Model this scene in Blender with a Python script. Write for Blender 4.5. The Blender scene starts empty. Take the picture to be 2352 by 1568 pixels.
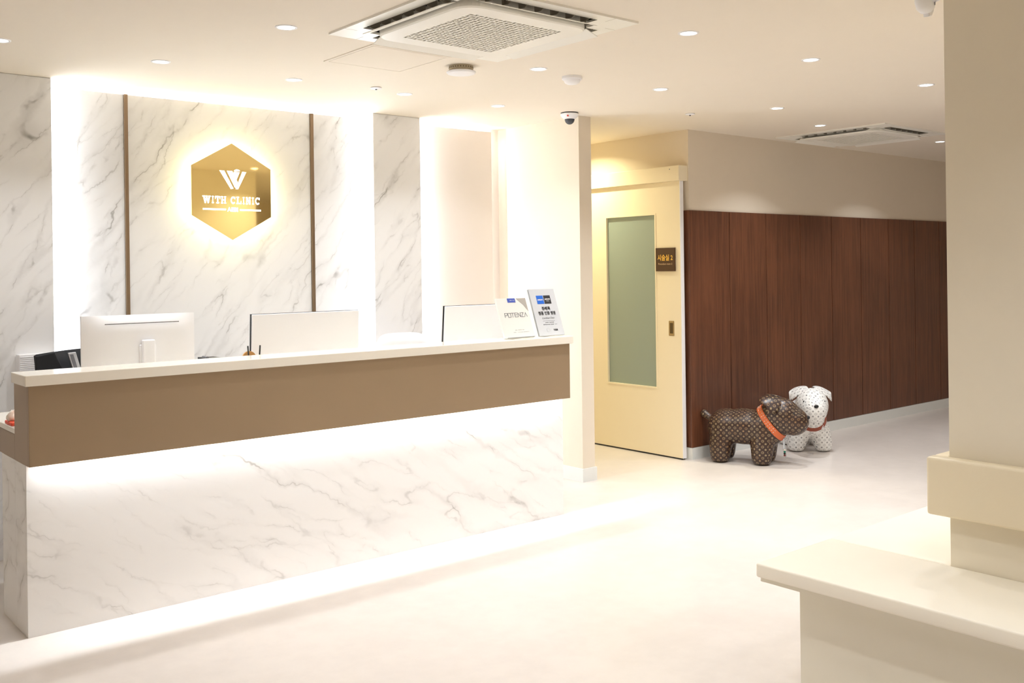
import bpy, bmesh, math, random
from mathutils import Vector, Matrix
from mathutils.bvhtree import BVHTree
random.seed(7)
sc = bpy.context.scene
C = sc.collection
PI = math.pi

# ------------------------------------------------------------------ camera
EYE = 1.45
FOCAL_PX = 2242.81
YAW = math.radians(50.1188)
ROLL = math.radians(0.7547)
cam_d = bpy.data.cameras.new('camera')
cam = bpy.data.objects.new('camera', cam_d)
C.objects.link(cam)
F_ = Vector((math.cos(YAW), math.sin(YAW), 0))
R_ = Vector((math.sin(YAW), -math.cos(YAW), 0))
U_ = Vector((0, 0, 1))
r2 = R_ * math.cos(ROLL) - U_ * math.sin(ROLL)
u2 = R_ * math.sin(ROLL) + U_ * math.cos(ROLL)
M = Matrix.Identity(4)
for i in range(3):
    M[i][0] = r2[i]; M[i][1] = u2[i]; M[i][2] = -F_[i]
M[0][3], M[1][3], M[2][3] = 0, 0, EYE
cam.matrix_world = M
cam_d.sensor_fit = 'HORIZONTAL'
cam_d.sensor_width = 36.0
cam_d.lens = FOCAL_PX / 2352 * 36.0
cam_d.shift_y = (620.3 - 784.0) / 2352
cam_d.clip_start = 0.05
sc.camera = cam

# ------------------------------------------------------------------ exposure, world
sc.view_settings.view_transform = 'Standard'
sc.view_settings.look = 'None'
sc.view_settings.gamma = 1.0
sc.view_settings.use_curve_mapping = False
sc.view_settings.exposure = 0.15
sc.cycles.use_denoising = True
sc.cycles.diffuse_bounces = 6
sc.cycles.caustics_reflective = False
sc.cycles.caustics_refractive = False
w = bpy.data.worlds.new('world'); sc.world = w; w.use_nodes = True
w.node_tree.nodes['Background'].inputs[0].default_value = (1, .95, .88, 1)
w.node_tree.nodes['Background'].inputs[1].default_value = 0.05

DOWN_W = 3.9                      # watts of one ceiling downlight
DOWN_COL = (0.935, 0.967, 1.0)
LED_COL = (0.89, 0.94, 1.0, 1)
WALL_LED = 38.0
DESK_LED = 360.0
SIGN_LED = 26.0

# ------------------------------------------------------------------ node helpers
def srgb(r, g, b):
    f = lambda c: (c/255/12.92) if c/255 <= .04045 else ((c/255+.055)/1.055)**2.4
    return (f(r), f(g), f(b), 1)

MATS = {}
class NT:
    """small expression builder over a node tree"""
    def __init__(self, name):
        self.m = bpy.data.materials.new(name); self.m.use_nodes = True
        self.t = self.m.node_tree; self.bsdf = self.t.nodes['Principled BSDF']
    def node(self, kind, **inp):
        n = self.t.nodes.new(kind)
        for k, v in inp.items():
            self.put(n.inputs[k], v)
        return n
    def put(self, sock, v):
        if isinstance(v, bpy.types.NodeSocket): self.t.links.new(v, sock)
        else: sock.default_value = v
    def m_(self, op, *a):
        n = self.t.nodes.new('ShaderNodeMath'); n.operation = op
        for i, v in enumerate(a): self.put(n.inputs[i], v)
        return n.outputs[0]
    def step(self, v, lo, hi):           # smooth 0..1
        n = self.t.nodes.new('ShaderNodeMapRange'); n.interpolation_type = 'SMOOTHSTEP'
        self.put(n.inputs[0], v); self.put(n.inputs[1], lo); self.put(n.inputs[2], hi)
        return n.outputs[0]
    def mix(self, f, a, b):
        n = self.t.nodes.new('ShaderNodeMix'); n.data_type = 'RGBA'
        self.put(n.inputs[0], f); self.put(n.inputs[6], a); self.put(n.inputs[7], b)
        return n.outputs[2]
    def obj(self):
        return self.t.nodes.new('ShaderNodeTexCoord').outputs['Object']
    def mapping(self, vec, loc=(0,0,0), rot=(0,0,0), scale=(1,1,1)):
        n = self.t.nodes.new('ShaderNodeMapping'); self.put(n.inputs[0], vec)
        n.inputs[1].default_value = loc; n.inputs[2].default_value = rot; n.inputs[3].default_value = scale
        return n.outputs[0]
    def noise(self, vec, scale=1, detail=2, rough=.5, dist=0):
        n = self.t.nodes.new('ShaderNodeTexNoise')
        self.put(n.inputs['Vector'], vec); n.inputs['Scale'].default_value = scale
        n.inputs['Detail'].default_value = detail; n.inputs['Roughness'].default_value = rough
        n.inputs['Distortion'].default_value = dist
        return n.outputs[0]
    def bump(self, h, strength=.1, dist=.01):
        n = self.t.nodes.new('ShaderNodeBump'); n.inputs['Strength'].default_value = strength
        n.inputs['Distance'].default_value = dist; self.put(n.inputs['Height'], h)
        self.put(self.bsdf.inputs['Normal'], n.outputs[0])
    def set(self, **kw):
        for k, v in kw.items():
            self.put(self.bsdf.inputs[k.replace('_', ' ')], v)
        return self.m

def plain(name, col, rough=.5, metal=0.0, spec=.5, vary=.04, scale=9, bump=0.0, bscale=60):
    if name in MATS: return MATS[name]
    b = NT(name)
    o = b.obj()
    n = b.noise(o, scale, 3, .55)
    dark = tuple(c*(1-vary) for c in col[:3]) + (1,)
    lite = tuple(min(1, c*(1+vary)) for c in col[:3]) + (1,)
    b.set(Base_Color=b.mix(n, dark, lite), Roughness=rough, Metallic=metal)
    b.bsdf.inputs['Specular IOR Level'].default_value = spec
    if bump: b.bump(b.noise(o, bscale, 3, .6), bump, .002)
    MATS[name] = b.m
    return b.m

def glow(name, col, strength):
    if name in MATS: return MATS[name]
    b = NT(name)
    b.set(Base_Color=(.8, .8, .8, 1), Emission_Color=col, Emission_Strength=strength, Roughness=.6)
    MATS[name] = b.m
    return b.m

def marble(name, angle, seed, base=srgb(240, 240, 241), vein=srgb(128, 124, 120), rough=.2, amount=1.0):
    b = NT(name)
    o = b.obj()
    f = None
    for k, (da, sc_, wd, amt) in enumerate(((0, 1.0, .011, .62), (.16, 1.7, .012, .40), (-.14, 2.6, .014, .26))):
        # rotate in the XZ plane so veins run along local X, stretched along it
        rot = b.mapping(o, (seed+k*3.3, seed*.7+k, seed*1.3-k*2), (0, angle+da, 0))
        wob = b.noise(rot, 3.0*sc_, 4, .62)
        wob2 = b.noise(rot, 11*sc_, 3, .6)
        q = b.t.nodes.new('ShaderNodeSeparateXYZ'); b.put(q.inputs[0], rot)
        c = b.t.nodes.new('ShaderNodeCombineXYZ')
        b.put(c.inputs[0], b.m_('MULTIPLY', q.outputs[0], .42*sc_))
        b.put(c.inputs[1], b.m_('MULTIPLY', q.outputs[1], 1.0))
        zz = b.m_('ADD', b.m_('MULTIPLY', q.outputs[2], 2.1*sc_), b.m_('MULTIPLY', b.m_('SUBTRACT', wob, .5), .42))
        b.put(c.inputs[2], b.m_('ADD', zz, b.m_('MULTIPLY', b.m_('SUBTRACT', wob2, .5), .09)))
        n = b.noise(c.outputs[0], 1.9, 1.5, .45)
        dist = b.m_('ABSOLUTE', b.m_('SUBTRACT', n, .5))
        line = b.m_('SUBTRACT', 1, b.step(dist, 0.0, wd))
        halo = b.m_('SUBTRACT', 1, b.step(dist, 0.0, wd*5.5))
        mk = b.step(b.noise(b.mapping(c.outputs[0], (5, 8, 2)), 2.6, 2, .5), .42, .66)
        mk2 = b.step(b.noise(rot, 7.5*sc_, 2, .5), .40, .62)
        part = b.m_('ADD', b.m_('MULTIPLY', line, b.m_('MULTIPLY', b.m_('MULTIPLY', mk, mk2), amt*amount)),
                    b.m_('MULTIPLY', halo, b.m_('MULTIPLY', mk, amt*.30*amount)))
        f = part if f is None else b.m_('ADD', f, part)
    b.set(Base_Color=b.mix(b.m_('MINIMUM', f, .8), base, vein), Roughness=rough)
    MATS[name] = b.m
    return b.m

def wood(name, c1, c2, rough=.35, axis='Z'):
    b = NT(name)
    o = b.obj()
    s = (26, 26, .9) if axis == 'Z' else (.9, 26, 26)
    g = b.noise(b.mapping(o, scale=s), 2.2, 5, .62, .2)
    g2 = b.noise(b.mapping(o, scale=tuple(x*3.3 for x in s)), 2.5, 3, .6)
    g3 = b.noise(o, 1.6, 2, .5)
    f = b.m_('ADD', b.m_('ADD', b.m_('MULTIPLY', g, .55), b.m_('MULTIPLY', g2, .25)), b.m_('MULTIPLY', g3, .25))
    b.set(Base_Color=b.mix(b.step(f, .35, .72), c1, c2), Roughness=rough)
    b.bump(g2, .06, .002)
    MATS[name] = b.m
    return b.m

# ------------------------------------------------------------------ mesh helpers
def new_bm(): return bmesh.new()

def add_box(bm, x0, x1, y0, y1, z0, z1, bev=0.0, seg=2):
    vs = [bm.verts.new((x, y, z)) for x in (x0, x1) for y in (y0, y1) for z in (z0, z1)]
    q = [(0,1,3,2), (4,6,7,5), (0,4,5,1), (2,3,7,6), (0,2,6,4), (1,5,7,3)]
    fs = [bm.faces.new([vs[i] for i in f]) for f in q]
    if bev:
        es = {e for f in fs for e in f.edges}
        bmesh.ops.bevel(bm, geom=list(es), offset=bev, segments=seg, affect='EDGES', profile=.5)
    return vs

def box(x0, x1, y0, y1, z0, z1, bev=0.0, seg=2):
    bm = bmesh.new(); add_box(bm, x0, x1, y0, y1, z0, z1, bev, seg); return bm

def add_prism(bm, pts, axis, a, b, bev=0):
    """closed polygon pts (2D) extruded along axis from a to b"""
    def P(p, t):
        if axis == 'X': return (t, p[0], p[1])
        if axis == 'Y': return (p[0], t, p[1])
        return (p[0], p[1], t)
    A = [bm.verts.new(P(p, a)) for p in pts]; B = [bm.verts.new(P(p, b)) for p in pts]
    n = len(pts)
    fs = [bm.faces.new(A), bm.faces.new(B[::-1])]
    for i in range(n): fs.append(bm.faces.new((A[i], B[i], B[(i+1) % n], A[(i+1) % n])))
    if bev:
        es = {e for e in fs[0].edges} | {e for e in fs[1].edges}
        bmesh.ops.bevel(bm, geom=list(es), offset=bev, segments=2, affect='EDGES', profile=.5)
    return fs

def add_lathe(bm, prof, seg=32, c=(0, 0, 0)):
    rings = []
    for r, z in prof:
        if r < 1e-6: rings.append([bm.verts.new((c[0], c[1], c[2]+z))])
        else: rings.append([bm.verts.new((c[0]+r*math.cos(2*PI*i/seg), c[1]+r*math.sin(2*PI*i/seg), c[2]+z)) for i in range(seg)])
    for a, b in zip(rings, rings[1:]):
        for i in range(seg):
            j = (i+1) % seg
            if len(a) == 1 and len(b) == 1: continue
            if len(a) == 1: bm.faces.new((a[0], b[j], b[i]))
            elif len(b) == 1: bm.faces.new((a[i], a[j], b[0]))
            else: bm.faces.new((a[i], a[j], b[j], b[i]))

def lathe(prof, seg=32, c=(0, 0, 0)):
    bm = bmesh.new(); add_lathe(bm, prof, seg, c); return bm

def add_tube(bm, pts, r, seg=10):
    """tube along pts; r is a number or a list"""
    pts = [Vector(p) for p in pts]
    rr = r if isinstance(r, (list, tuple)) else [r]*len(pts)
    rings = []
    for i, p in enumerate(pts):
        t = (pts[min(i+1, len(pts)-1)] - pts[max(i-1, 0)]).normalized()
        up = Vector((0, 0, 1)) if abs(t.z) < .95 else Vector((1, 0, 0))
        a = t.cross(up).normalized(); b = t.cross(a).normalized()
        rings.append([bm.verts.new(p + a*rr[i]*math.cos(2*PI*k/seg) + b*rr[i]*math.sin(2*PI*k/seg)) for k in range(seg)])
    for a, b in zip(rings, rings[1:]):
        for k in range(seg): bm.faces.new((a[k], a[(k+1) % seg], b[(k+1) % seg], b[k]))
    bm.faces.new(rings[0][::-1]); bm.faces.new(rings[-1])

def add_ball(bm, c, r, u=16, v=10):
    r = r if isinstance(r, (tuple, list)) else (r, r, r)
    m = Matrix.Translation(c) @ Matrix.Diagonal((r[0], r[1], r[2], 1))
    bmesh.ops.create_uvsphere(bm, u_segments=u, v_segments=v, radius=1, matrix=m)

def obj(name, bm, mat, parent=None, smooth=False, local=False, kind=None, label=None):
    bmesh.ops.recalc_face_normals(bm, faces=bm.faces)
    me = bpy.data.meshes.new(name)
    if parent is not None and not local:
        off = Vector(parent.location)
        p = parent.parent
        while p is not None: off += Vector(p.location); p = p.parent
        bmesh.ops.translate(bm, verts=bm.verts, vec=-off)
    bm.to_mesh(me); bm.free()
    if mat: me.materials.append(mat)
    if smooth:
        me.polygons.foreach_set('use_smooth', [True]*len(me.polygons))
        if smooth == 'auto':
            me.set_sharp_from_angle(angle=math.radians(35))
    o = bpy.data.objects.new(name, me); C.objects.link(o)
    if parent is not None: o.parent = parent
    if kind: o['kind'] = kind
    if label: o['label'] = label
    return o

def tag(o, label, cat, group=None):
    o['label'] = label; o['category'] = cat
    if group: o['group'] = group
    return o

def thing(name, label, cat, loc=(0, 0, 0), rotz=0.0, group=None):
    o = bpy.data.objects.new(name, None); C.objects.link(o)
    o.empty_display_size = .1
    o.location = loc; o.rotation_euler = (0, 0, rotz)
    return tag(o, label, cat, group)

def struct(name, bm, mat, label=None, **k):
    o = obj(name, bm, mat, **k); o['kind'] = 'structure'
    if label: o['label'] = label
    return o

def copy_thing(root, loc, label):
    r = root.copy(); C.objects.link(r); r.location = loc; r['label'] = label
    for ch in list(root.children):
        c = ch.copy(); C.objects.link(c); c.parent = r
        for g in list(ch.children):
            d = g.copy(); C.objects.link(d); d.parent = c
    return r

def text(name, body, size, mat, parent, loc, rot=(PI/2, 0, 0), extrude=.0006, align='CENTER', bold=0.0, sx=1.0, shear=0.0, spacing=1.0):
    cu = bpy.data.curves.new(name, 'FONT'); cu.body = body; cu.size = size
    cu.align_x = align; cu.align_y = 'CENTER'; cu.extrude = extrude; cu.offset = bold
    cu.shear = shear; cu.space_character = spacing; cu.resolution_u = 3
    t = bpy.data.objects.new(name + '_tmp', cu); C.objects.link(t)
    dg = bpy.context.evaluated_depsgraph_get()
    me = bpy.data.meshes.new_from_object(t.evaluated_get(dg))
    bpy.data.objects.remove(t); bpy.data.curves.remove(cu)
    me.name = name
    me.materials.clear(); me.materials.append(mat)
    o = bpy.data.objects.new(name, me); C.objects.link(o)
    o.parent = parent; o.location = loc; o.rotation_euler = rot; o.scale = (sx, 1, 1)
    return o

# ------------------------------------------------------------------ materials
M_CEIL = plain('ceiling_paint', srgb(236, 227, 213), .75, spec=.2, vary=.01, bump=.03)
M_BEIGE = plain('beige_paint', srgb(228, 217, 200), .7, spec=.25, vary=.012, bump=.05)
M_COL = plain('column_paint', srgb(233, 225, 207), .7, spec=.25, vary=.012, bump=.05)
M_CREAM = plain('cream_wallpaper', srgb(236, 228, 221), .7, spec=.2, vary=.012, bump=.05)
def floor_mat():
    b = NT('polished_floor')
    o = b.obj()
    n = b.noise(o, 2.2, 5, .6); n2 = b.noise(o, 11, 4, .6)
    f = b.m_('ADD', b.m_('MULTIPLY', n, .6), b.m_('MULTIPLY', n2, .4))
    b.set(Base_Color=b.mix(b.step(f, .35, .65), srgb(211, 203, 196), srgb(219, 211, 204)),
          Roughness=b.m_('ADD', .26, b.m_('MULTIPLY', n2, .12)))
    b.bsdf.inputs['Specular IOR Level'].default_value = .35
    return b.m
M_FLOOR = floor_mat()
M_MARBLE = marble('white_wall_marble', math.radians(54), 2.0, amount=.85)
M_MARBLE2 = marble('white_wall_marble_dense', math.radians(54), 7.4, amount=1.15)
M_MARBLE_D = marble('white_desk_marble', math.radians(-26), 4.2, srgb(244, 243, 242), srgb(140, 136, 130), amount=.72)
M_BASEB = plain('baseboard_white', srgb(228, 230, 228), .35, vary=.01)
M_WALNUT = wood('walnut_veneer', srgb(78, 46, 31), srgb(120, 74, 50), .38)
M_WALNUT_GAP = plain('walnut_gap', srgb(28, 16, 12), .7)
M_FASCIA = plain('bronze_laminate', srgb(158, 136, 109), .38, .15, vary=.05, scale=2.5)
M_FASCIA_S = M_FASCIA
M_TOP = plain('cream_solid_surface', srgb(244, 239, 228), .12, vary=.008)
M_BRONZE = plain('bronze_trim', srgb(150, 128, 104), .3, .75, vary=.03)
M_GOLD = plain('gold_mirror', (1.0, .80, .36, 1), .035, 1.0, vary=.0)
M_GOLD_SIDE = plain('gold_edge', (.75, .5, .15, 1), .3, 1.0)
M_DOOR = plain('door_ivory', srgb(242, 231, 204), .45, vary=.008)
M_WHITE = plain('white_plastic', srgb(242, 242, 245), .35, vary=.008)
M_AC = plain('air_conditioner_white', srgb(242, 240, 232), .4, vary=.006)
M_AC_DARK = plain('air_conditioner_dark', srgb(70, 65, 56), .7)
M_AC_VANE = plain('air_conditioner_vane', srgb(196, 190, 178), .5)
M_BLACK = plain('black_plastic', srgb(24, 25, 28), .4)
M_FABRIC = plain('black_mesh_fabric', srgb(22, 24, 30), .85, bump=.5, bscale=260)
M_GREY = plain('grey_metal', srgb(128, 128, 134), .35, .4)
M_SILVER = plain('silver_metal', srgb(214, 214, 218), .3, .5)
M_LEATHER = plain('cream_leather', srgb(246, 240, 226), .42, vary=.05, scale=3.2, bump=.12, bscale=180)
M_LEATHER_B = plain('cream_leather_back', srgb(233, 221, 194), .42, vary=.05, scale=3.2, bump=.12, bscale=180)
M_BENCH = plain('bench_laminate', srgb(236, 231, 216), .4, vary=.01)
M_DARKSIGN = plain('dark_brown_sign', srgb(74, 48, 30), .35, vary=.03)
M_GOLDTEXT = plain('yellow_lettering', srgb(240, 196, 90), .4, .3)
M_PALETEXT = plain('pale_lettering', srgb(210, 180, 140), .4)
M_INK = plain('black_ink', srgb(40, 40, 44), .6)
M_INKGREY = plain('grey_ink', srgb(120, 120, 124), .6)
M_INKLIGHT = plain('light_grey_ink', srgb(196, 196, 196), .6)
M_BLUE = plain('blue_print', srgb(20, 100, 205), .5, vary=.01)
M_NAVY = plain('navy_print', srgb(62, 84, 178), .5, vary=.01)
M_BLKPRINT = plain('black_print', srgb(34, 35, 38), .5)
M_WHITEPRINT = plain('white_print', srgb(245, 245, 245), .5)
M_PLAQUE = plain('grey_acrylic', srgb(206, 208, 212), .3, vary=.01)
M_PLAQUE_EDGE = plain('grey_acrylic_edge', srgb(160, 163, 166), .3)
M_BROCH = plain('pearl_acrylic', srgb(232, 231, 226), .22, vary=.015, scale=4)
M_BROCHCORNER = plain('pearl_corner', srgb(190, 185, 180), .25, .3)
M_ORANGE = plain('orange_leather', srgb(206, 102, 52), .45, bump=.1)
M_REDLEATHER = plain('red_brown_leather', srgb(150, 70, 46), .45, bump=.1)
M_TISSUEBOX = plain('red_orange_card', srgb(222, 78, 48), .5)
M_TISSUE = plain('white_tissue', srgb(248, 240, 230), .9)
M_TAN = plain('tan_holder', srgb(190, 142, 84), .45, .2)
M_LENS = glow('downlight_glow', (1, .96, .9, 1), 7.0)
M_LENS_WARM = glow('corridor_downlight_glow', (1, .88, .62, 1), 7.0)
M_LED = glow('wall_led', LED_COL, WALL_LED)
M_LED_DESK = glow('desk_led', LED_COL, DESK_LED)
M_LED_SIGN = glow('sign_led', (1, .86, .40, 1), SIGN_LED)
M_SIGN_TXT = glow('sign_letters_glow', (1, .99, .93, 1), 2.6)

def frosted():
    b = NT('frosted_glass')
    b.set(Base_Color=srgb(172, 188, 178), Roughness=.13, Transmission_Weight=.25, IOR=1.45)
    return b.m
M_GLASS = frosted()
def clear_dome():
    b = NT('smoked_dome')
    b.set(Base_Color=(.10, .11, .13, 1), Roughness=.06, Transmission_Weight=.35, IOR=1.45)
    return b.m
M_DOME = clear_dome()

# ================================================================== SETTING
ZC = 2.4976
X_L, X_R, Y_F, Y_B = -1.0, 11.4, -2.4, 8.6
struct('floor', box(X_L-.2, X_R+.2, Y_F-.2, Y_B+.2, -.12, 0), M_FLOOR, 'polished cream floor')
AC_AT = ((2.606, 3.303), (7.19, 4.215))
bm = bmesh.new()
gx = sorted([X_L-.2, X_R+.2] + [c[0]+d for c in AC_AT for d in (-.425, .425)])
gy = sorted([Y_F-.2, Y_B+.2] + [c[1]+d for c in AC_AT for d in (-.425, .425)])
cv = {}
def cvert(x, y):
    if (x, y) not in cv: cv[(x, y)] = bm.verts.new((x, y, ZC))
    return cv[(x, y)]
for xa, xb in zip(gx, gx[1:]):
    for ya, yb in zip(gy, gy[1:]):
        mx, my = (xa+xb)/2, (ya+yb)/2
        if any(abs(mx-c[0]) < .42 and abs(my-c[1]) < .42 for c in AC_AT): continue
        bm.faces.new((cvert(xa, ya), cvert(xa, yb), cvert(xb, yb), cvert(xb, ya)))
struct('ceiling', bm, M_CEIL, 'cream painted ceiling')
struct('wall_left', box(X_L-.12, X_L, Y_F, 5.8, 0, ZC), M_BEIGE)
struct('wall_front', box(X_L-.12, X_R, Y_F-.12, Y_F, 0, ZC), M_BEIGE)
struct('wall_right', box(X_R, X_R+.12, Y_F-.12, 4.81, 0, ZC), M_BEIGE)

# ---- back wall of the reception: marble panels lit from behind
YW = 5.515          # face of the proud marble panels
YR = 5.575          # face of the recessed ones
ZR = 2.462          # top of the recessed ones, below the light slot
wb = struct('wall_back', box(X_L, 4.63, 5.68, 5.80, 0, ZC), M_CREAM, 'marble clad back wall behind the reception desk')
def mp(name, x0, x1, y0, z1, mat, y1=5.615, label=None):
    return obj(name, box(x0, x1, y0, y1, 0.0, z1, .002, 1), mat, wb, label=label)
mp('marble_panel', X_L, 1.45, YW, ZC-.001, M_MARBLE2, 5.68, 'white marble panel at the far left, proud of the wall')
mp('marble_panel', 1.451, 1.843, YR, ZR, M_MARBLE, label='recessed marble panel washed with light from its left')
mp('marble_panel', 1.862, 3.000, YR, ZR, M_MARBLE, label='large marble panel behind the hexagonal sign')
mp('marble_panel', 3.018, 3.431, YR, ZR, M_MARBLE, label='recessed marble panel washed with light from its right')
mp('marble_panel', 3.432, 3.806, YW, ZC-.001, M_MARBLE2, 5.68, 'narrow white marble panel proud of the wall, right of the sign')
obj('plaster_panel', box(3.807, 4.478, YR, 5.615, 0, ZR, .002, 1), M_CREAM, wb, label='plain cream panel with light round its edges')
for x in (1.843, 3.000):
    obj('trim_strip', box(x, x+.019, YR-.014, 5.615, 0, ZR), M_BRONZE, wb, label='bronze metal strip')
def led(bm, mat=M_LED): return obj('light_strip', bm, mat, wb)
led(box(1.4505, 1.4530, 5.535, 5.568, .02, 2.48))            # right flank of the far left panel
led(box(3.4290, 3.4315, 5.535, 5.568, .02, 2.48))            # left flank of the narrow panel
led(box(3.8065, 3.8090, 5.535, 5.568, .02, 2.48))            # right flank of the narrow panel
obj('light_strip', box(4.4550, 4.4720, 5.642, 5.648, .02, 2.44), glow('wall_led_soft', LED_COL, 8.0), wb)            # right edge of the cream panel
led(box(1.46, 3.42, 5.625, 5.650, ZR-.012, ZR-.008))         # slot over the marble
led(box(3.82, 4.47, 5.625, 5.650, ZR-.012, ZR-.008))         # slot over the cream panel

# ---- thin wall between reception and corridor
struct('wall_pillar', box(4.6246, 4.7400, 4.8081, Y_B, 0, ZC), M_BEIGE, 'cream wall end beside the corridor')
bm = new_bm()
add_prism(bm, [(4.6146, 5.68), (4.6146, 4.7981), (4.7500, 4.7981), (4.7500, Y_B), (4.7400, Y_B), (4.7400, 4.8081), (4.6246, 4.8081), (4.6246, 5.68)], 'Z', 0, .09)
struct('baseboard_pillar', bm, M_BASEB)

# ---- corridor wall with the sliding door, and the walnut clad hall wall
XD = 5.772
bm = new_bm()
add_box(bm, XD, XD+.1, 4.81, 5.02, 0, ZC)
add_box(bm, XD, XD+.1, 5.84, Y_B, 0, ZC)
add_box(bm, XD, XD+.1, 5.02, 5.84, 2.06, ZC)
struct('wall_corridor', bm, M_BEIGE)
struct('wall_corridor_end', box(4.74, XD, Y_B-.5, Y_B-.4, 0, ZC), M_BEIGE)
wh = struct('wall_hall', box(XD+.1, X_R, 4.81, 4.93, 0, ZC), M_BEIGE, 'hall wall clad in walnut panels')
struct('wall_room_back', box(8.0, 8.1, 4.93, 7.2, 0, ZC), M_BEIGE)
struct('wall_room_side', box(XD+.1, 8.1, 7.2, 7.3, 0, ZC), M_BEIGE)
ZWT = 1.886
obj('panel_backing', box(XD, X_R, 4.806, 4.812, .092, ZWT-.004), M_WALNUT_GAP, wh)
xs = [5.760, 6.245, 6.724, 7.205, 7.683, 8.160, 8.649, 9.131, 9.630, 10.11, 10.59, 11.07, 11.395]
for a, b_ in zip(xs, xs[1:]):
    a2 = a if a == xs[0] else a+.0035
    obj('wood_panel', box(a2, b_-.0035, 4.7976, 4.809, .090, ZWT, .0015, 1), M_WALNUT, wh)
obj('wood_panel', box(5.760, 5.774, 4.8095, 4.99, .090, ZWT, .0015, 1), M_WALNUT, wh, label='narrow walnut return beside the door')
bm = new_bm()
add_prism(bm, [(5.757, 4.99), (5.757, 4.794), (X_R, 4.794), (X_R, 4.81), (5.773, 4.81), (5.773, 4.99)], 'Z', 0, .088)
struct('baseboard_hall', bm, M_BASEB)

# ---- sliding door
door = struct('door_1', None or (lambda: (lambda bm: (
    add_box(bm, 5.700, 5.737, 4.840, 5.080, .012, 2.108),
    add_box(bm, 5.700, 5.737, 5.626, 5.960, .012, 2.108),
    add_box(bm, 5.700, 5.737, 5.080, 5.626, .012, .518),
    add_box(bm, 5.700, 5.737, 5.080, 5.626, 1.875, 2.108), bm)[-1])(new_bm()))(), M_DOOR, 'ivory sliding door with a tall frosted pane')
bm = new_bm()
for (y0, y1, z0, z1) in ((5.080, 5.092, .518, 1.875), (5.614, 5.626, .518, 1.875), (5.092, 5.614, .518, .530), (5.092, 5.614, 1.863, 1.875)):
    add_box(bm, 5.697, 5.739, y0, y1, z0, z1)
obj('window_bead', bm, M_DOOR, door)
obj('glass_pane', box(5.716, 5.722, 5.09, 5.616, .528, 1.865), M_GLASS, door, label='grey green frosted glass pane')
obj('edge_strip', box(5.7005, 5.737, 4.834, 4.840, .012, 2.108), M_WHITE, door)
bm = new_bm()
add_box(bm, 5.697, 5.702, 4.908, 4.960, .934, 1.048, .004, 2)
hd = obj('handle', bm, plain('brass_handle', srgb(182, 160, 118), .35, .7), door, label='brass flush pull')
obj('handle_recess', box(5.6955, 5.6975, 4.918, 4.948, .952, 1.032), plain('handle_dark', srgb(96, 80, 54), .5, .5), hd)
obj('bottom_seal', box(5.704, 5.733, 4.845, 5.955, .003, .012), M_BLACK, door)
bm = box(5.670, 5.772, 4.818, 6.60, 2.1088, 2.224, .004, 2)
hc = obj('track_cover', bm, M_DOOR, door, label='ivory track cover above the door')
obj('screw', box(5.668, 5.671, 4.905, 4.911, 2.196, 2.202), M_GREY, hc)

# ---- column at the right with its skirt of bench seats
XC, YC, CW = 3.1921, 1.5643, .92
CX = 1.27
struct('column_pillar', box(XC, XC+CX, YC-CW, YC, 0, ZC), M_COL, 'beige square column at the right edge')

# ================================================================== LIGHTS
def make_downlight(x, y, label, group, watts=DOWN_W, col=DOWN_COL, lens=M_LENS, spread=118):
    t = thing('downlight', label, 'ceiling light', (x, y, ZC), 0, group)
    obj('trim_ring', lathe([(.036, -.0015), (.038, -.004), (.046, -.003), (.047, 0)], 28, (x, y, ZC)), M_WHITE, t, True)
    obj('lens', lathe([(0, -.0030), (.02, -.0030), (.0365, -.0012)], 24, (x, y, ZC)), lens, t, True)
    ld = bpy.data.lights.new('lamp', 'AREA'); ld.shape = 'DISK'; ld.size = .07
    ld.energy = watts; ld.color = col; ld.spread = math.radians(spread)
    lo = bpy.data.objects.new('lamp', ld); C.objects.link(lo); lo.parent = t
    lo.location = (0, 0, -.008)
    return t
G = 'recessed ceiling downlights'
downs = [
 (1.04, 4.76, 'round downlight cut by the left edge of the photo, above the left marble panel'),
 (1.763, 4.78, 'round downlight above the left end of the desk, left of the hexagonal sign'),
 (2.495, 4.81, 'round downlight in front of the hexagonal sign, below left of the ceiling hatch'),
 (3.220, 4.82, 'round downlight right of the small sprinkler cap, before the right marble panels'),
 (3.929, 4.82, 'round downlight nearest the dome camera, before the plain cream panel'),
 (1.940, 3.80, 'round downlight left of the large ceiling air conditioner'),
 (3.382, 3.81, 'round downlight between the round vent and the smoke detector'),
 (4.343, 3.82, 'round downlight right of the smoke detector, above the pillar end'),
 (3.409, 2.83, 'round downlight right of the large air conditioner, biggest of the ceiling lights in view'),
 (4.350, 2.82, 'second downlight from the column top, in the row leading right'),
 (5.511, 2.81, 'round downlight closest to the top of the beige column'),
 (5.493, 3.82, 'round downlight in front of the walnut wall, between sprinkler and hall air conditioner'),
 (6.435, 4.10, 'round downlight at the left corner of the hall air conditioner'),
 (8.149, 4.04, 'small far downlight behind the hall air conditioner, half hidden by the column'),
]
for x, y, lab in downs: make_downlight(x, y, lab, G, 7.4 if x > 4.2 else DOWN_W)
for x, y in [(1.66, 1.80), (2.3, .75), (4.28, 1.93), (.5, 1.85), (1.7, .75), (4.9, 1.5), (5.6, .6), (1.0, -.6), (3.0, -.8), (4.6, -.8), (1.8, -1.7), (3.6, -1.7), (7.0, 2.0), (8.6, 2.4), (10.2, 3.4), (10.2, 1.4), (7.5, -.5), (1.94, 2.82)]:
    make_downlight(x, y, 'out of view round downlight added to light the room', 'downlights out of view')  # unseen fixtures, mostly added to light floor, column and walls
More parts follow.
